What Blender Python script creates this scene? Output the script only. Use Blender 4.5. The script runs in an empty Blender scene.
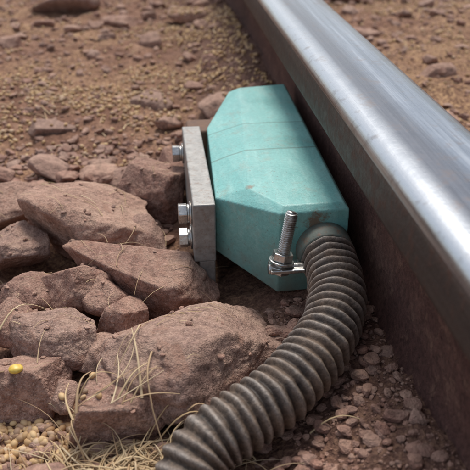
import bpy, bmesh, math, random
import numpy as np
from mathutils import Vector, Matrix, noise, Quaternion
from mathutils.bvhtree import BVHTree
random.seed(7); rng=np.random.default_rng(7)
scene=bpy.context.scene
RX=0.160   # rail centre line x

# ---------------------------------------------------------------- helpers
def link(ob,parent=None):
    scene.collection.objects.link(ob)
    if parent: ob.parent=parent
    return ob
def mesh_obj(name,verts,faces,mat=None,smooth=True,parent=None):
    me=bpy.data.meshes.new(name)
    me.from_pydata([tuple(v) for v in verts],[],[tuple(f) for f in faces]); me.update()
    if smooth: me.polygons.foreach_set('use_smooth',[True]*len(me.polygons))
    if mat: me.materials.append(mat)
    return link(bpy.data.objects.new(name,me),parent)
def fast_mesh(name,V,F,mat,smooth=True):
    me=bpy.data.meshes.new(name)
    n=len(F); k=F.shape[1]
    me.vertices.add(len(V)); me.vertices.foreach_set('co',V.astype(np.float32).ravel())
    me.loops.add(n*k); me.loops.foreach_set('vertex_index',F.astype(np.int32).ravel())
    me.polygons.add(n); me.polygons.foreach_set('loop_start',np.arange(0,n*k,k,dtype=np.int32))
    me.update(calc_edges=True); me.validate()
    me.polygons.foreach_set('use_smooth',[smooth]*len(me.polygons))
    me.materials.append(mat)
    return link(bpy.data.objects.new(name,me))
def empty(name,loc=(0,0,0)):
    e=bpy.data.objects.new(name,None); e.empty_display_size=0.05; scene.collection.objects.link(e); return e

class NT:
    def __init__(s,name):
        s.m=bpy.data.materials.new(name); s.m.use_nodes=True
        s.t=s.m.node_tree; s.b=s.t.nodes['Principled BSDF']; s.o=s.t.nodes['Material Output']
    def n(s,typ): return s.t.nodes.new(typ)
    def l(s,a,b): s.t.links.new(a,b)
    def coord(s,kind='Object',scale=(1,1,1)):
        c=s.n('ShaderNodeTexCoord'); m=s.n('ShaderNodeMapping'); m.inputs['Scale'].default_value=scale
        s.l(c.outputs[kind],m.inputs['Vector']); return m.outputs[0]
    def noise(s,vec,scale,detail=3,rough=.6,dist=0):
        n=s.n('ShaderNodeTexNoise'); n.inputs['Scale'].default_value=scale; n.inputs['Detail'].default_value=min(detail,4)
        n.inputs['Roughness'].default_value=rough; n.inputs['Distortion'].default_value=dist
        s.l(vec,n.inputs['Vector']); return n.outputs['Fac']
    def ramp(s,fac,stops):
        r=s.n('ShaderNodeValToRGB'); e=r.color_ramp.elements
        while len(e)<len(stops): e.new(.5)
        for el,(p,c) in zip(e,stops):
            el.position=p; el.color=(c[0],c[1],c[2],1) if not isinstance(c,(int,float)) else (c,c,c,1)
        s.l(fac,r.inputs[0]); return r.outputs[0]
    def mix(s,f,a,b,mode='MIX'):
        m=s.n('ShaderNodeMix'); m.data_type='RGBA'; m.blend_type=mode
        for inp,v in ((m.inputs[0],f),(m.inputs[6],a),(m.inputs[7],b)):
            if hasattr(v,'links'): s.l(v,inp)
            elif isinstance(v,(int,float)): 
                inp.default_value=v if inp.type=='VALUE' else (v,v,v,1)
            else: inp.default_value=(v[0],v[1],v[2],1)
        return m.outputs[2]
    def math(s,op,a,b=0):
        m=s.n('ShaderNodeMath'); m.operation=op
        for i,v in enumerate((a,b)):
            if hasattr(v,'links'): s.l(v,m.inputs[i])
            else: m.inputs[i].default_value=v
        return m.outputs[0]
    def bump(s,h,strength,dist,prev=None):
        b=s.n('ShaderNodeBump'); b.inputs['Strength'].default_value=strength; b.inputs['Distance'].default_value=dist
        s.l(h,b.inputs['Height'])
        if prev: s.l(prev,b.inputs['Normal'])
        return b.outputs[0]
    def set(s,color=None,rough=None,metal=None,normal=None,spec=None):
        for k,v in (('Base Color',color),('Roughness',rough),('Metallic',metal),('Normal',normal),('Specular IOR Level',spec)):
            if v is None: continue
            if hasattr(v,'links'): s.l(v,s.b.inputs[k])
            elif isinstance(v,(int,float)): s.b.inputs[k].default_value=v
            else: s.b.inputs[k].default_value=(v[0],v[1],v[2],1)
        return s.m

# ---------------------------------------------------------------- materials
def m_soil():
    t=NT('reddish_soil'); v=t.coord()
    big=t.noise(v,3.6,3,.6); med=t.noise(v,26,4,.75); fine=t.noise(v,260,3,.75)
    c=t.ramp(med,[(.28,(.12,.056,.038)),(.5,(.26,.138,.092)),(.72,(.42,.255,.17))])
    gold=t.ramp(big,[(.44,0.),(.60,1.)])
    gm=t.mix(1.,gold,t.ramp(fine,[(.46,0.),(.62,1.)]),'MULTIPLY')
    c=t.mix(gm,c,(.50,.32,.17))
    c=t.mix(.8,c,t.ramp(fine,[(.3,.40),(.7,1.4)]),'MULTIPLY')
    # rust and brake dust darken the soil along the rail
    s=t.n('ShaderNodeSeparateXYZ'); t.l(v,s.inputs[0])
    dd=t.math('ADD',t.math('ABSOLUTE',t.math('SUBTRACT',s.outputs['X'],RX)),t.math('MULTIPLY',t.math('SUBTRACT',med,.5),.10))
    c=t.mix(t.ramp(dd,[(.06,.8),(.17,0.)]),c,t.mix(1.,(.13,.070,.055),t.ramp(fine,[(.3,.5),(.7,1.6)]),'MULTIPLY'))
    b=t.bump(med,.6,.01); b=t.bump(fine,1.,.003,b)
    return t.set(c,.93,0,b,.25)
def m_rock(island=False):
    t=NT('ballast_rock_mass' if island else 'ballast_rock')
    v=t.coord()
    if island:
        g=t.n('ShaderNodeNewGeometry'); rnd=g.outputs['Random Per Island']
    else:
        g=t.n('ShaderNodeObjectInfo'); rnd=g.outputs['Random']
    a=t.noise(v,30,4,.75,.5); f=t.noise(v,170,4,.8)
    c=t.ramp(a,[(.28,(.17,.082,.062)),(.43,(.31,.165,.127)),(.57,(.43,.255,.20)),(.72,(.57,.40,.325))])
    tint=t.ramp(rnd,[(0.,(.22,.130,.108)),(.3,(.40,.235,.180)),(.6,(.36,.275,.235)),(1.,(.56,.36,.27))])
    c=t.mix(.42,c,tint)
    c=t.mix(.95,c,t.ramp(f,[(.3,.38),(.5,.98),(.72,1.5)]),'MULTIPLY')
    if not island:
        ff=t.noise(v,750,2,.7)
        c=t.mix(t.ramp(ff,[(.56,0.),(.68,.6)]),c,(.10,.050,.038))
        c=t.mix(t.ramp(ff,[(.32,.6),(.42,0.)]),c,(.62,.46,.38))
        # rusty weathered patches
        pt=t.noise(v,14,4,.8,.8)
        c=t.mix(t.ramp(pt,[(.53,0.),(.60,.45)]),c,(.26,.115,.075))
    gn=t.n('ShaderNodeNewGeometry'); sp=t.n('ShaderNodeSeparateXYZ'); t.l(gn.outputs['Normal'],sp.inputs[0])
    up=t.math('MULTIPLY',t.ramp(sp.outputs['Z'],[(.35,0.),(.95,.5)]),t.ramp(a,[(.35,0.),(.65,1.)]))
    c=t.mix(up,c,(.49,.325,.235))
    b=t.bump(f,.95,.0035)
    if not island: b=t.bump(ff,.7,.0009,b)
    return t.set(c,.88,0,b,.3)
def m_steel_top():
    t=NT('polished_rail_steel'); v=t.coord('Object',(1,.02,1)); v2=t.coord()
    st=t.noise(v,170,4,.75); st2=t.noise(v,40,2,.5); sp=t.noise(v2,60,4,.75)
    c=t.ramp(st,[(.25,(.13,.155,.19)),(.55,(.25,.285,.34)),(.8,(.44,.48,.53))])
    c=t.mix(t.ramp(st2,[(.46,0.),(.60,.85)]),c,(.10,.105,.125))
    # pale band along the gauge corner: sky highlight painted into the colour
    s=t.n('ShaderNodeSeparateXYZ'); t.l(v2,s.inputs[0])
    ex=t.math('ADD',s.outputs['X'],t.math('MULTIPLY',t.math('SUBTRACT',st,.5),.010))
    ex=t.math('MULTIPLY',t.math('SUBTRACT',ex,.124),20.)
    c=t.mix(t.ramp(ex,[(.0,.0),(.06,.9),(.20,.7),(.42,0.)]),c,(.60,.63,.66))
    c=t.mix(t.ramp(sp,[(.56,0.),(.72,.55)]),c,(.16,.115,.095))
    r=t.ramp(t.mix(.4,st,sp),[(.3,.17),(.7,.40)])
    b=t.bump(st,.25,.0006); b=t.bump(sp,.2,.0012,b)
    return t.set(c,r,.95,b)
def m_steel_side():
    t=NT('rail_head_side_steel'); v=t.coord('Object',(1,.05,1)); v2=t.coord()
    st=t.noise(v,90,4,.7); sp=t.noise(v2,110,4,.8)
    c=t.ramp(st,[(.3,(.035,.026,.024)),(.6,(.075,.057,.050)),(.8,(.14,.115,.10))])
    c=t.mix(t.ramp(sp,[(.5,0.),(.66,.85)]),c,(.10,.052,.038))
    b=t.bump(st,.3,.001); b=t.bump(sp,.6,.0014,b)
    return t.set(c,t.ramp(sp,[(.3,.48),(.7,.8)]),.15,b,.4)
def m_rust():
    t=NT('rusty_rail_web'); v=t.coord('Object',(1,.5,1)); v2=t.coord()
    a=t.noise(v,14,4,.7,.5); f=t.noise(v2,260,4,.8); g=t.noise(v2,60,4,.8)
    c=t.ramp(a,[(.25,(.055,.027,.023)),(.5,(.100,.048,.040)),(.72,(.16,.086,.066))])
    c=t.mix(.85,c,t.ramp(f,[(.3,.42),(.7,1.5)]),'MULTIPLY')
    c=t.mix(t.ramp(g,[(.56,0.),(.68,.65)]),c,(.24,.14,.10))
    b=t.bump(g,.5,.003); b=t.bump(f,.9,.0016,b)
    return t.set(c,.86,0,b,.3)
def m_teal():
    t=NT('teal_painted_housing'); v=t.coord()
    a=t.noise(v,20,4,.65); f=t.noise(v,420,3,.7); st=t.noise(t.coord('Object',(5,1,3)),24,4,.75)
    c=t.ramp(a,[(.3,(.155,.425,.405)),(.7,(.235,.54,.51))])
    c=t.mix(t.ramp(st,[(.45,0.),(.75,.45)]),c,(.40,.64,.60))
    c=t.mix(.45,c,t.ramp(f,[(.3,.72),(.7,1.22)]),'MULTIPLY')
    c=t.mix(t.ramp(t.noise(v,48,4,.85,.4),[(.54,0.),(.76,.6)]),c,(.29,.30,.24))
    c=t.mix(t.ramp(t.noise(v,330,3,.8),[(.64,0.),(.70,.75)]),c,(.13,.11,.09))
    # fine lengthwise scuffs
    sc=t.noise(t.coord('Object',(60,5,60)),9,3,.7)
    c=t.mix(t.ramp(sc,[(.66,0.),(.72,.4)]),c,(.50,.66,.62))
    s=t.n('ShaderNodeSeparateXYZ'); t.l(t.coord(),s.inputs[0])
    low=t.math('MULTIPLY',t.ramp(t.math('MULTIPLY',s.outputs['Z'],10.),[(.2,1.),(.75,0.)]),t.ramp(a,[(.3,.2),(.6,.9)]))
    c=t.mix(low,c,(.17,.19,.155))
    wob=t.math('MULTIPLY',t.math('SUBTRACT',a,.5),.005)
    yy=t.math('ADD',s.outputs['Y'],wob)
    s1=t.math('LESS_THAN',t.math('ABSOLUTE',t.math('SUBTRACT',yy,.558)),.0011)
    s2=t.math('LESS_THAN',t.math('ABSOLUTE',t.math('SUBTRACT',yy,.622)),.0009)
    ss=t.math('MAXIMUM',s1,s2)
    c=t.mix(t.math('MULTIPLY',ss,.6),c,(.11,.17,.14))
    d2=t.noise(v,190,4,.8)
    def spot(p,r,k):
        vm=t.n('ShaderNodeVectorMath'); vm.operation='DISTANCE'; t.l(v,vm.inputs[0]); vm.inputs[1].default_value=p
        q=t.math('ADD',vm.outputs['Value'],t.math('MULTIPLY',t.math('SUBTRACT',d2,.5),r*2.6))
        return t.ramp(t.math('DIVIDE',q,r),[(.4,k),(1.,0.)])
    for p,r,k in (((.068,.486,.092),.0042,.75),((.112,.4446,.080),.0105,.85)):
        c=t.mix(spot(p,r,k),c,(.21,.11,.06))
    b=t.bump(f,.3,.0007); b=t.bump(d2,.25,.0012,b); b=t.bump(t.math('SUBTRACT',1.,ss),.5,.0008,b)
    return t.set(c,t.ramp(a,[(.3,.32),(.7,.55)]),0,b,.5)
def m_metal(name,c0,c1,r0,r1,metal=.9,rust=.5):
    t=NT(name); v=t.coord(); a=t.noise(v,120,4,.7); f=t.noise(v,600,2,.7)
    c=t.ramp(a,[(.3,c0),(.7,c1)])
    c=t.mix(t.math('MULTIPLY',t.ramp(t.noise(v,150,4,.8),[(.53,0.),(.66,1.)]),rust),c,(.20,.12,.08))
    b=t.bump(f,.25,.0005); b=t.bump(a,.2,.001,b)
    return t.set(c,t.ramp(a,[(.3,r0),(.7,r1)]),metal,b)
def m_hose():
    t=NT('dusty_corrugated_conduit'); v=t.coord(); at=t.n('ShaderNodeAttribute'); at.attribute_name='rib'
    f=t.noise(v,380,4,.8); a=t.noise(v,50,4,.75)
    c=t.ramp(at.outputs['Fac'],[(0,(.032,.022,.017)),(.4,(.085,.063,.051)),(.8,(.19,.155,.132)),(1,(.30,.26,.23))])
    c=t.mix(t.ramp(a,[(.42,0.),(.68,.65)]),c,(.24,.165,.115))
    c=t.mix(.9,c,t.ramp(f,[(.3,.42),(.7,1.5)]),'MULTIPLY')
    b=t.bump(f,.7,.0011); b=t.bump(a,.3,.0015,b)
    return t.set(c,t.ramp(a,[(.3,.40),(.7,.75)]),.1,b,.45)
def m_bits(name,cols,rough=.6):
    t=NT(name); g=t.n('ShaderNodeNewGeometry'); rnd=g.outputs['Random Per Island']
    n=len(cols); c=t.ramp(rnd,[(i/(n-1),cc) for i,cc in enumerate(cols)])
    return t.set(c,rough,0,None,.35)

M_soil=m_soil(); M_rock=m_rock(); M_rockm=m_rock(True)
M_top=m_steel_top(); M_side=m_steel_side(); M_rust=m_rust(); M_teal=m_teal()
M_alu=m_metal('weathered_aluminium',(.22,.215,.205),(.38,.37,.355),.40,.6,.35,.5)
M_zinc=m_metal('zinc_bolt_steel',(.45,.45,.44),(.68,.68,.66),.22,.42,.95,.55)
M_brownmetal=m_metal('rusted_clamp_steel',(.12,.065,.045),(.22,.13,.09),.7,.9,.1,.6)
M_hose=m_hose()
M_grain=m_bits('dry_grain',[(.38,.22,.11),(.58,.38,.19),(.68,.48,.26),(.32,.19,.12),(.66,.49,.33)])
M_straw=m_bits('dry_straw',[(.50,.35,.19),(.64,.49,.30),(.40,.25,.14),(.72,.58,.38)],.7)

# ---------------------------------------------------------------- ground
def sstep(a,b,x):
    t=min(1,max(0,(x-a)/(b-a))); return t*t*(3-2*t)
def ground_z(x,y,fine=True):
    d=abs(x-RX)
    z=.008*noise.noise(Vector((x*9,y*9,0))) + .012*noise.noise(Vector((x*2.3,y*2.3,3.)))
    z+=.012*sstep(.65,.95,y)
    bank=(.032+.010*sstep(.7,1.,y)+.005*noise.noise(Vector((y*11,x*5,7.))))*(1-sstep(.012,.115,d))
    near=sstep(.455,.50,y)*(1-sstep(.70,.76,y)) if x<RX else 0
    bank*=1-.6*near
    z+=bank
    z*=1-sstep(6,14,max(abs(x),abs(y)))
    if fine:
        z+=.0038*noise.fractal(Vector((x*55,y*55,1.)),.8,2.2,4)+.0018*noise.noise(Vector((x*170,y*170,5.)))
    return z
def axis(lo,hi,step,far):
    c=list(np.arange(lo,hi+1e-6,step)); s=step; v=hi
    while v<far: s*=1.35; v+=s; c.append(v)
    s=step; v=lo
    while v>-far: s*=1.35; v-=s; c.insert(0,v)
    return c
xs=axis(-.62,1.0,.0045,150); ys=axis(.12,1.95,.0045,150)
V=np.array([(x,y,ground_z(x,y)) for y in ys for x in xs]); nx=len(xs); ny=len(ys)
I=np.arange(nx*ny).reshape(ny,nx)
F=np.stack([I[:-1,:-1],I[:-1,1:],I[1:,1:],I[1:,:-1]],-1).reshape(-1,4)
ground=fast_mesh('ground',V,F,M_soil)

# ---------------------------------------------------------------- rail
prof=[(-.075,.0),(-.075,.010),(-.072,.0125),(-.035,.020),(-.020,.026),(-.012,.036),(-.0088,.052),(-.0083,.085),(-.0088,.108),
      (-.012,.121),(-.018,.1275),(-.032,.1325),(-.0352,.1345),(-.0362,.1375),(-.0360,.150),(-.0354,.1610),(-.0342,.1655),(-.0315,.1688),(-.0265,.1708),(-.018,.1716),(-.009,.1720),(0,.1722)]
full=prof+[(-x,z) for x,z in prof[-2::-1]]
rys=[-3]+list(np.arange(-2,4,.05))+[6,10,20,60,140]
verts=[];faces=[];n=len(full)
for y in rys:
    for x,z in full: verts.append((x+RX,y,z))
for j in range(len(rys)-1):
    for i in range(n):
        a=j*n+i;b=j*n+(i+1)%n
        faces.append((b,a,a+n,b+n))
faces.append(tuple(range(n))); faces.append(tuple(reversed(range((len(rys)-1)*n,len(rys)*n))))
rail=mesh_obj('railway_rail',verts,faces)
for m in (M_rust,M_side,M_top): rail.data.materials.append(m)
for p in rail.data.polygons:
    c=p.center
    p.material_index=0 if c.z<.1335 else (1 if (c.z<.162) else 2)
bm=bmesh.new(); bm.from_mesh(rail.data); bmesh.ops.recalc_face_normals(bm,faces=bm.faces); bm.to_mesh(rail.data); bm.free()

# ---------------------------------------------------------------- rocks
def ico(sub):
    bm=bmesh.new(); bmesh.ops.create_icosphere(bm,subdivisions=sub,radius=1)
    V=np.array([v.co[:] for v in bm.verts]); F=np.array([[v.index for v in f.verts] for f in bm.faces]); bm.free()
    return V,F
ICO={s:ico(s) for s in (1,2,3,4,6)}
def rock_shape(sub,seed,k=22,npl=11,disp=.035):
    r=np.random.default_rng(seed); D,F=ICO[sub]
    N=r.normal(size=(npl,3)); N/=np.linalg.norm(N,axis=1)[:,None]
    d=r.uniform(.50,.95,npl)
    N=np.vstack([N,[(.18*r.normal(),.18*r.normal(),1),(0,0,-1)]]); d=np.append(d,[r.uniform(.55,.8),.75])
    N/=np.linalg.norm(N,axis=1)[:,None]
    q=np.maximum(D@N.T/d,0)
    q=np.hstack([q,np.full((len(D),1),1/1.15)])
    R=(q**k).sum(1)**(-1/k)
    P=D*R[:,None]
    if disp>0:
        o=Vector(tuple(r.uniform(-50,50,3)))
        h=np.array([.8*noise.fractal(Vector(p)*1.8+o,.9,2.1,5)+.45*noise.noise(Vector(p)*14+o)*.5+.6*noise.ridged_multi_fractal(Vector(p)*2.6-o,.9,2.2,4,1.,2.)-.6 for p in P])
        P=P*(1+disp*h)[:,None]
    return P,F
allV=[];allF=[];off=0
def add_coll(V,F):
    global off
    allV.append(V); allF.append(F+off); off+=len(V)
def trias(F): return np.vstack([F[:,[0,1,2]],F[:,[0,2,3]]])
add_coll(V,trias(np.stack([I[:-1,:-1],I[:-1,1:],I[1:,1:],I[1:,:-1]],-1).reshape(-1,4)))
HERO=[(-.068,.572,.122,.092,.062,15,.004,11),(-.022,.484,.102,.070,.050,-18,.004,12),(.028,.382,.116,.100,.056,20,.000,13),
(-.073,.466,.046,.040,.038,30,.012,14),(-.034,.428,.046,.034,.036,-10,.006,15),(-.078,.412,.060,.044,.038,-25,.004,16),
(-.034,.338,.058,.054,.044,40,.000,17),(-.098,.368,.058,.046,.038,0,.000,18),(-.146,.612,.060,.045,.040,10,.006,19),
(-.126,.540,.058,.048,.040,60,.004,20),(-.012,.622,.056,.075,.060,25,.006,21),(-.052,.452,.034,.032,.032,10,.010,22),
(-.115,.424,.040,.038,.034,0,.003,23),(-.104,.463,.040,.034,.030,45,.006,24),(-.070,.352,.020,.018,.018,0,.006,25),
(-.006,.925,.050,.036,.026,0,.020,26),(-.137,.845,.055,.034,.022,10,.018,27),(.088,1.06,.045,.036,.024,0,.030,28),
(.085,1.40,.10,.08,.040,15,.020,29),(-.065,1.43,.075,.060,.035,-20,.018,30),(-.19,1.58,.12,.09,.05,10,.016,31),
(-.175,.52,.05,.05,.04,10,.003,32),(.045,.70,.045,.045,.045,35,.010,33),(-.03,.70,.050,.04,.034,-30,.014,34),
(.055,.800,.060,.045,.030,10,.018,35),(.01,.84,.035,.03,.022,60,.018,36),(.078,.262,.030,.026,.022,20,.004,37),
(.36,1.25,.08,.06,.03,20,.016,38),(.42,1.0,.05,.04,.025,20,.016,39),(.42,1.60,.10,.07,.04,-10,.016,40),(-.155,.475,.04,.035,.03,0,.003,41),
(-.014,.535,.042,.036,.036,80,.008,42),(-.048,.388,.036,.030,.028,15,.004,43),(.012,.668,.040,.05,.05,10,.008,46),(.075,.86,.05,.04,.03,80,.02,47)]
for k,(x,y,w,dp,h,yaw,bz,sd) in enumerate(HERO):
    P,F=rock_shape(6 if w>.045 and y<.7 else 4,sd,k=46,npl=9,disp=.055)
    P=P*np.array([w/2,dp/2,h/2])*1.18
    r=random.Random(sd); M=np.array(Matrix.Rotation(math.radians(yaw),3,'Z')@Matrix.Rotation(r.uniform(-.16,.16),3,'X')@Matrix.Rotation(r.uniform(-.16,.16),3,'Y'))
    P=P@M.T
    zc=bz+h*.36 if y<.69 else ground_z(x,y,False)+h*.12
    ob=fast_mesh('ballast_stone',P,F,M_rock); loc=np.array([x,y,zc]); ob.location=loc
    add_coll(P+loc,F)
bvh=BVHTree.FromPolygons(np.vstack(allV).tolist(),np.vstack(allF).tolist())
def drop(x,y):
    h=bvh.ray_cast(Vector((x,y,.5)),Vector((0,0,-1)))
    return h[0],h[1]
def on_ground(x,y):
    h=bvh.ray_cast(Vector((x,y,.5)),Vector((0,0,-1)))
    return h[0] is not None and h[0].z<ground_z(x,y,False)+.008
def rotm(z=None,n=None,flat=.3):
    q=Quaternion((0,0,1),random.uniform(0,6.283))
    t=Quaternion((random.gauss(0,1),random.gauss(0,1),0.0001),random.gauss(0,flat))
    q=t@q
    if n is not None: q=Vector((0,0,1)).rotation_difference(n)@q
    return np.array(q.to_matrix())
def blocked(x,y,m=.0):
    if abs(x-RX)<.012+m: return True
    if .035-m<x<.15 and .44-m<y<.75+m: return True
    if .012-m<x<.045 and .47-m<y<.655+m: return True
    return False
T2=[rock_shape(4,200+i,k=40,npl=9,disp=.055) for i in range(10)]
T1=[rock_shape(2,300+i,k=30,npl=8,disp=0) for i in range(8)]
hero_xy=[(h[0],h[1],max(h[2],h[3])*.5) for h in HERO]
Vs=[];Fs=[];o=0
def put(P,F):
    global o
    Vs.append(P);Fs.append(F+o);o+=len(P)
placed=[]
def scatter_rock(cnt,xr,yr,smin,smax,tmpl,dens=None,avoid=True,sink=.2,onhero=0.):
    for _ in range(cnt):
        x=random.uniform(*xr);y=random.uniform(*yr);s=smin*(smax/smin)**(random.random()**1.6)
        if blocked(x,y,s*.5): continue
        if dens and random.random()>dens(x,y): continue
        if avoid and s>.014:
            if any((x-a)**2+(y-b)**2<(r*.82+s*.4)**2 for a,b,r in hero_xy+placed): continue
            placed.append((x,y,s*.45))
        if not on_ground(x,y) and (s>.005 or random.random()>onhero): continue
        p,nn=drop(x,y)
        P,F=random.choice(tmpl)
        sc=np.array([1,random.uniform(.6,1),random.uniform(.40,.75)])*s/2*1.15
        Q=(P*sc)@rotm(flat=.3).T+np.array([x,y,p.z+s*.3*(1-2*sink)])
        put(Q,F)
def d_mid(x,y):
    if x>RX: return .55
    if x>-.16 and y<.345 and x<.0: return .10
    return max(.12,1-sstep(.62,.80,y)*.9)
scatter_rock(900,(-.30,.03),(.24,.78),.012,.040,T2,d_mid,True,.2)
scatter_rock(700,(-.6,1.0),(.68,2.0),.016,.042,T2,lambda x,y:.38+.45*noise.noise(Vector((x*3,y*3,9))),True,.36)
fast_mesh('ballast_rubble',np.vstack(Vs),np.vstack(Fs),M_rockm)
Vs=[];Fs=[];o=0
scatter_rock(4600,(-.30,.16),(.22,.80),.003,.014,T1,None,True,.2,.16)
scatter_rock(6500,(-.6,1.0),(.7,2.0),.004,.016,T1,lambda x,y:.6+.6*noise.noise(Vector((x*4,y*4,2))),False,.25)
scatter_rock(2200,(.070,.150),(.15,.46),.0008,.0034,T1,None,False,.25)
fast_mesh('ballast_gravel',np.vstack(Vs),np.vstack(Fs),M_rockm,False)

# grain
Vs=[];Fs=[];o=0
def grains(cnt,xr,yr,sub,size,dens,hero=.25):
    D,F=ICO[sub]
    for _ in range(cnt):
        x=random.uniform(*xr);y=random.uniform(*yr)
        if random.random()>dens(x,y) or blocked(x,y,.003): continue
        p,nn=drop(x,y)
        if p is None or nn.z<.6: continue
        if y<.8 and random.random()>hero and not on_ground(x,y): continue
        s=size*random.uniform(.7,1.25)
        el=random.choice([(1,.55,.5),(1,.8,.75),(1,.65,.6)])
        put((D*np.array(el)*s/2)@rotm(n=nn,flat=.25).T+np.array(p)+np.array([0,0,s*.2]),F)
def gd(x,y):
    v=noise.noise(Vector((x*3.6,y*3.6,4.)))+.6*noise.noise(Vector((x*10,y*10,1.)))
    return sstep(-.10,.50,v)*.85+.06
grains(22000,(-.62,.15),(.72,2.0),1,.0064,gd)
grains(11000,(.18,1.0),(.6,2.0),1,.0064,gd)
grains(900,(-.30,.02),(.40,.74),1,.0042,lambda x,y:.35,.03)
grains(1300,(-.165,-.045),(.275,.350),2,.0056,lambda x,y:.8,.07)
grains(300,(-.13,.0),(.25,.33),2,.0052,lambda x,y:.5,.06)
fast_mesh('spilled_grain',np.vstack(Vs),np.vstack(Fs),M_grain)

# corn kernel on the stone
p,nn=drop(-.100,.358)
D,F=ICO[3]; K=D.copy(); K=K*np.array([.0046,.0036,.0024])*(1+.3*D[:,[0]])*(1-.12*(D[:,[2]]>.3)*(abs(D[:,[1]])<.4))
t=NT('yellow_corn'); M_corn=t.set(t.ramp(t.noise(t.coord(),200,3),[(.3,(.66,.40,.03)),(.7,(.80,.60,.14))]),.4,0,None,.5)
ck=fast_mesh('corn_kernel',K,F,M_corn); ck.location=p+Vector((0,0,.0022)); ck.rotation_euler=(.1,.1,.4)

# ---------------------------------------------------------------- straw
Vs=[];Fs=[];o=0
def strand(pts,r,flat=.45,seg=5):
    pts=[Vector(p) for p in pts]; L=len(pts); ring=[]
    for i,p in enumerate(pts):
        d=(pts[min(i+1,L-1)]-pts[max(i-1,0)]).normalized()
        a=d.cross(Vector((0,0,1))); a=a.normalized() if a.length>1e-4 else Vector((1,0,0)); b=a.cross(d)
        rr=r*(1-.65*i/(L-1))
        for k in range(seg):
            an=2*math.pi*k/seg; ring.append(p+a*math.cos(an)*rr+b*math.sin(an)*rr*flat)
    F=[]
    for i in range(L-1):
        for k in range(seg):
            a=i*seg+k;b=i*seg+(k+1)%seg; F.append((a,b,b+seg,a+seg))
    put(np.array([tuple(v) for v in ring]),np.array(F))
def straw(x,y,ang,L,r,arch=.004,lift=.002,curve=.3,n=9,maxrise=9):
    pts=[]
    z0=drop(x,y)[0].z
    x1=x+math.cos(ang)*L;y1=y+math.sin(ang)*L; z1=drop(x1,y1)[0].z
    if abs(z1-z0)>maxrise: return
    zm=max(drop(x+(x1-x)*f,y+(y1-y)*f)[0].z-(z0+(z1-z0)*f) for f in (.25,.5,.75))
    zm=max(zm,0)
    if zm>maxrise: return
    kink=random.choice([0,0,random.gauss(0,.12)])
    for i in range(n):
        f=i/(n-1); a=ang+math.pi/2; c=curve*L*math.sin(math.pi*f)*.5+kink*L*(f-.5 if f>.5 else 0)
        pts.append((x+(x1-x)*f+math.cos(a)*c,y+(y1-y)*f+math.sin(a)*c,z0+(z1-z0)*f+(arch+zm*1.1)*math.sin(math.pi*f)+lift))
    strand(pts,r)
for _ in range(560):
    x=random.gauss(-.030,.026);y=random.gauss(.291,.013)
    straw(x,y,random.gauss(.5,1.2),random.uniform(.012,.048),random.uniform(.0003,.0010),random.uniform(.001,.006),random.uniform(.001,.006),random.gauss(0,.25),9,.018)
for _ in range(22):   # stiffer stems leaning out of the tuft
    x=random.gauss(-.03,.02);y=random.gauss(.292,.008); z=drop(x,y)[0].z; a=random.gauss(1.7,.8); L=random.uniform(.02,.042); rise=random.uniform(.3,.8)
    strand([(x+math.cos(a)*L*f,y+math.sin(a)*L*f*.7,z+L*rise*(f-.45*f*f)) for f in np.linspace(0,1,8)],random.uniform(.0004,.0007))
for _ in range(200):
    x=random.uniform(-.17,.04);y=random.uniform(.25,.66)
    straw(x,y,random.uniform(0,6.28),random.uniform(.008,.032),random.uniform(.0002,.0005),.001,.0008,random.gauss(0,.12),7,.010)
for x,y,a,L,r,c in [(-.118,.405,.75,.040,.0009,.15),(-.012,.345,-1.35,.055,.0008,-.3),(-.065,.322,.5,.035,.0008,.2),(-.045,.66,1.1,.06,.001,.1),
                    (.080,.300,-.25,.030,.0008,.2),(-.02,.385,-1.9,.045,.0008,.3),(-.16,.44,-.7,.035,.0012,.1)]:
    straw(x,y,a,L,r,.003,.002,c)
for _ in range(2600):
    x=random.uniform(-.6,1.0);y=random.uniform(.68,1.95)
    if blocked(x,y,.01) or abs(x-RX)<.05 or random.random()>gd(x,y)+.1: continue
    a=random.uniform(0,6.28);L=random.uniform(.008,.035)
    if blocked(x+math.cos(a)*L,y+math.sin(a)*L,.01) or abs(x+math.cos(a)*L-RX)<.05: continue
    straw(x,y,a,L,random.uniform(.0005,.0012),.001,.001,random.gauss(0,.3),5,.012)
fast_mesh('dry_grass',np.vstack(Vs),np.vstack(Fs),M_straw)

# ---------------------------------------------------------------- sensor
sensor=empty('rail_wheel_sensor')
R=[(.041,.489,.082),(.0843,.4445,.0885),(.137,.4466,.0885),(.1425,.743,.0885),(.078,.735,.087),(.0466,.642,.082)]
Q=[(.066,.484,.092),(.0875,.4505,.0925),(.1335,.4515,.0925),(.139,.739,.0925),(.089,.731,.0925)]
Bz=[.034,.020,.020,.020,.030,.034]
B=[(r[0],r[1],z) for r,z in zip(R,Bz)]
Vb=R+Q+B
Fb=[(0,1,7,6),(1,2,8,7),(2,3,9,8),(3,4,10,9),(4,5,10),(5,0,6,10),(6,7,8,9,10)]
for i in range(6):
    j=(i+1)%6; Fb.append((i,11+i,11+j,j))
Fb.append((16,15,14,13,12,11))
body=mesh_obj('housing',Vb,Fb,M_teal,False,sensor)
bm=bmesh.new(); bm.from_mesh(body.data); bmesh.ops.recalc_face_normals(bm,faces=bm.faces)
bmesh.ops.bevel(bm,geom=bm.edges[:],offset=.0010,segments=2,profile=.5,affect='EDGES'); bm.to_mesh(body.data); bm.free()
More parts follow.
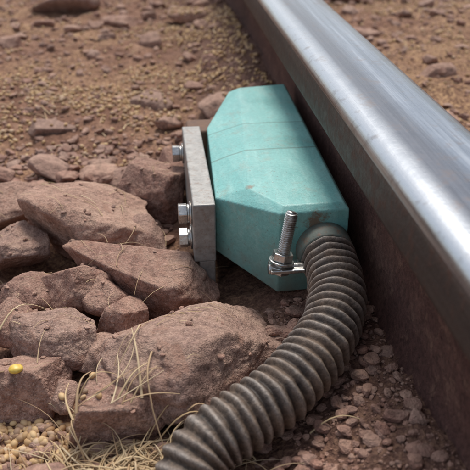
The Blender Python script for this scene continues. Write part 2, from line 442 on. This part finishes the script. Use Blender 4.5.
def box(name,lo,hi,mat,parent,bev=.0012):
    x0,y0,z0=lo;x1,y1,z1=hi
    v=[(x0,y0,z0),(x1,y0,z0),(x1,y1,z0),(x0,y1,z0),(x0,y0,z1),(x1,y0,z1),(x1,y1,z1),(x0,y1,z1)]
    f=[(3,2,1,0),(4,5,6,7),(0,1,5,4),(1,2,6,5),(2,3,7,6),(3,0,4,7)]
    ob=mesh_obj(name,v,f,mat,False,parent)
    bm=bmesh.new(); bm.from_mesh(ob.data); bmesh.ops.bevel(bm,geom=bm.edges[:],offset=bev,segments=3,profile=.5,affect='EDGES'); bm.to_mesh(ob.data); bm.free()
    return ob
box('mounting_plate',(.0225,.4765,.032),(.0400,.646,.083),M_alu,sensor)
box('plate_lower_flange',(.0265,.4785,.004),(.0395,.643,.0315),M_alu,sensor)
box('rail_clamp_arm',(.028,.655,.030),(.060,.690,.074),M_brownmetal,sensor,.003)
def cyl(name,p,d,r,L,mat,parent,seg=32,bev=.0006):
    bm=bmesh.new(); bmesh.ops.create_cone(bm,cap_ends=True,segments=seg,radius1=r,radius2=r,depth=L)
    es=[e for e in bm.edges if abs(e.verts[0].co.z-e.verts[1].co.z)<1e-6 or seg==6]
    bmesh.ops.bevel(bm,geom=es,offset=bev,segments=2,profile=.5,affect='EDGES')
    me=bpy.data.meshes.new(name); bm.to_mesh(me); bm.free(); me.materials.append(mat)
    if seg>6:
        for f in me.polygons: f.use_smooth=abs(f.normal.z)<.9
    ob=link(bpy.data.objects.new(name,me),parent); q=Vector((0,0,1)).rotation_difference(Vector(d).normalized())
    ob.rotation_mode='QUATERNION'; ob.rotation_quaternion=q; ob.location=Vector(p)+Vector(d).normalized()*L/2
    return ob
def threaded(name,p,d,r,L,mat,parent,pitch=.00125,amp=.0005):
    seg=28; n=int(L/pitch*8); V=[];F=[]
    for i in range(n+1):
        z=L*i/n; fade=min(1,(L-z)/.0015)
        for k in range(seg):
            ph=(z/pitch-k/seg)%1; rr=r-amp+amp*1.6*abs(ph-.5)*2
            rr*=.82+.18*fade; a=2*math.pi*k/seg
            V.append((rr*math.cos(a),rr*math.sin(a),z))
    for i in range(n):
        for k in range(seg):
            a=i*seg+k;b=i*seg+(k+1)%seg;F.append((a,b,b+seg,a+seg))
    F.append(tuple(range(n*seg,n*seg+seg)))
    ob=mesh_obj(name,V,F,mat,True,parent); ob.rotation_mode='QUATERNION'
    ob.rotation_quaternion=Vector((0,0,1)).rotation_difference(Vector(d).normalized()); ob.location=p
    return ob
for i,(y,z) in enumerate([(.498,.0655),(.503,.0400),(.628,.0625)]):
    cyl(f'washer_{i+1}',(.0225,y,z),(-1,0,0),.0098,.0018,M_zinc,sensor)
    cyl(f'spring_washer_{i+1}',(.0207,y,z),(-1,0,0),.0074,.0018,M_zinc,sensor)
    h=cyl(f'bolt_head_{i+1}',(.0189,y,z),(-1,0,0),.0085,.0072,M_zinc,sensor,6,.0006)
    h.rotation_quaternion=h.rotation_quaternion@Quaternion((0,0,1),.3+.5*i)

# ---------------------------------------------------------------- hose
pts=[(.1185,.452,.058),(.1190,.432,.0575),(.1185,.408,.055),(.1135,.380,.051),(.0955,.346,.045),(.0660,.3165,.037),(.0385,.300,.031),(.0165,.2875,.024),(.003,.270,.010),(-.001,.250,-.015),(-.002,.235,-.045)]
def catmull(P,m=60):
    P=[Vector(p) for p in P]; P=[P[0]*2-P[1]]+P+[P[-1]*2-P[-2]]; out=[]
    for i in range(1,len(P)-2):
        for k in range(m):
            t=k/m; a,b,c,d=P[i-1:i+3]
            out.append(.5*((2*b)+(c-a)*t+(2*a-5*b+4*c-d)*t*t+(3*b-a-3*c+d)*t**3))
    out.append(P[-2]); return out
path=catmull(pts)
cum=[0]
for a,b in zip(path,path[1:]): cum.append(cum[-1]+(b-a).length)
def at(s):
    i=int(np.searchsorted(cum,s))-1; i=max(0,min(i,len(path)-2)); f=(s-cum[i])/(cum[i+1]-cum[i]); return path[i].lerp(path[i+1],f)
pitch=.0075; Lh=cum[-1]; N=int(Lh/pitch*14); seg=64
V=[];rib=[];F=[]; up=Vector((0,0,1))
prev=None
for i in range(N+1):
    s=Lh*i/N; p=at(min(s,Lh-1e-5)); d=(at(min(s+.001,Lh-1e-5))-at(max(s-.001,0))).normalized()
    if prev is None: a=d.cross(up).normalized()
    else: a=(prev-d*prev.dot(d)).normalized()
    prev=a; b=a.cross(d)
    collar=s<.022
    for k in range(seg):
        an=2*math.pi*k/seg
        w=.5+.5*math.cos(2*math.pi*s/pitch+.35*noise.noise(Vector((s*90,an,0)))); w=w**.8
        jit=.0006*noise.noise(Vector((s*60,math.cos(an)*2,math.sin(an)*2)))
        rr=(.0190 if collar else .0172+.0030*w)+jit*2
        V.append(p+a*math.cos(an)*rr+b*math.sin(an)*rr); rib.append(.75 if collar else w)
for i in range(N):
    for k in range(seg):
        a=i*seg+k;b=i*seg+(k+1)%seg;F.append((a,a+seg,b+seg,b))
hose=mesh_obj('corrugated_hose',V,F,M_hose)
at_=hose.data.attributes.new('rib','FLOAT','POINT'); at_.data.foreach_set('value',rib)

# hose clamp with threaded bolt
clamp=empty('hose_clamp')
def ring(name,c,d,r0,r1,L,mat,parent,seg=64):
    V=[];F=[];d=Vector(d).normalized();a=d.cross(Vector((0,0,1))).normalized();b=a.cross(d);c=Vector(c)
    e=.0006
    pr=[(r0,0),(r0,L),(r1-e,L),(r1,L-e),(r1,e),(r1-e,0)]
    for k in range(seg):
        an=2*math.pi*k/seg
        for rr,l in pr: V.append(c+d*l+(a*math.cos(an)+b*math.sin(an))*rr)
    n=len(pr)
    for k in range(seg):
        for i in range(n):
            F.append((k*n+i,((k+1)%seg)*n+i,((k+1)%seg)*n+(i+1)%n,k*n+(i+1)%n))
    ob=mesh_obj(name,V,F,mat,False,parent)
    bm=bmesh.new(); bm.from_mesh(ob.data); bmesh.ops.recalc_face_normals(bm,faces=bm.faces); bm.to_mesh(ob.data); bm.free()
    for p in ob.data.polygons: p.use_smooth=abs(p.normal.y)<.5
    return ob
M_collar=m_metal('hose_sleeve_paint',(.10,.12,.105),(.19,.22,.19),.5,.8,0,1.)
ring('hose_sleeve',(.1186,.4475,.058),(0.0,-1,-.06),.0182,.0212,.0175,M_collar,clamp)
bd=Vector((.0075,.004,.040)).normalized()
bp=Vector((.0835,.4270,.0600))
threaded('clamp_bolt',bp-bd*.006,bd,.0043,.0440,M_zinc,clamp,.0016,.0008)
cyl('flange_washer',bp-bd*.001,bd,.0095,.0014,M_zinc,clamp)
cyl('clamp_nut',bp+bd*.0005,bd,.0080,.0060,M_zinc,clamp,6)
cyl('lower_nut',bp-bd*.0100,bd,.0076,.0055,M_zinc,clamp,6)
box('clamp_ear',(.0745,.4185,.0530),(.1000,.4345,.0560),M_zinc,clamp,.0008)
cyl('clamp_cross_screw',(.0735,.4262,.0535),(1,0,0),.0040,.026,M_zinc,clamp)

# ---------------------------------------------------------------- world, light, camera
w=bpy.data.worlds.new('World'); scene.world=w; w.use_nodes=True; nt=w.node_tree
bg=nt.nodes['Background']; sky=nt.nodes.new('ShaderNodeTexSky'); sky.sky_type='NISHITA'; sky.sun_disc=False
EL=math.radians(58); AZ=math.radians(10)
sky.sun_elevation=EL; sky.sun_rotation=AZ; sky.air_density=1.2; sky.dust_density=3.0; sky.ozone_density=1.0
hs=nt.nodes.new('ShaderNodeHueSaturation'); hs.inputs['Saturation'].default_value=.5
nt.links.new(sky.outputs[0],hs.inputs['Color']); nt.links.new(hs.outputs[0],bg.inputs['Color']); bg.inputs['Strength'].default_value=.15
sd=bpy.data.lights.new('sun','SUN'); sd.energy=2.4; sd.angle=math.radians(16); sd.color=(1,.95,.87)
so=link(bpy.data.objects.new('sun',sd))
dirv=Vector((math.sin(AZ)*math.cos(EL),math.cos(AZ)*math.cos(EL),math.sin(EL)))
so.rotation_mode='QUATERNION'; so.rotation_quaternion=dirv.to_track_quat('Z','Y')
cd=bpy.data.cameras.new('camera'); cam=link(bpy.data.objects.new('camera',cd)); scene.camera=cam
cam.location=(0,0,.327); cam.rotation_euler=(math.radians(90-29.55),0,math.radians(-6.59))
cd.sensor_width=36; cd.lens=53.6; cd.clip_start=.01; cd.clip_end=500
cd.dof.use_dof=True; cd.dof.focus_distance=.50; cd.dof.aperture_fstop=13
scene.view_settings.view_transform='Standard'; scene.view_settings.look='None'; scene.view_settings.exposure=0
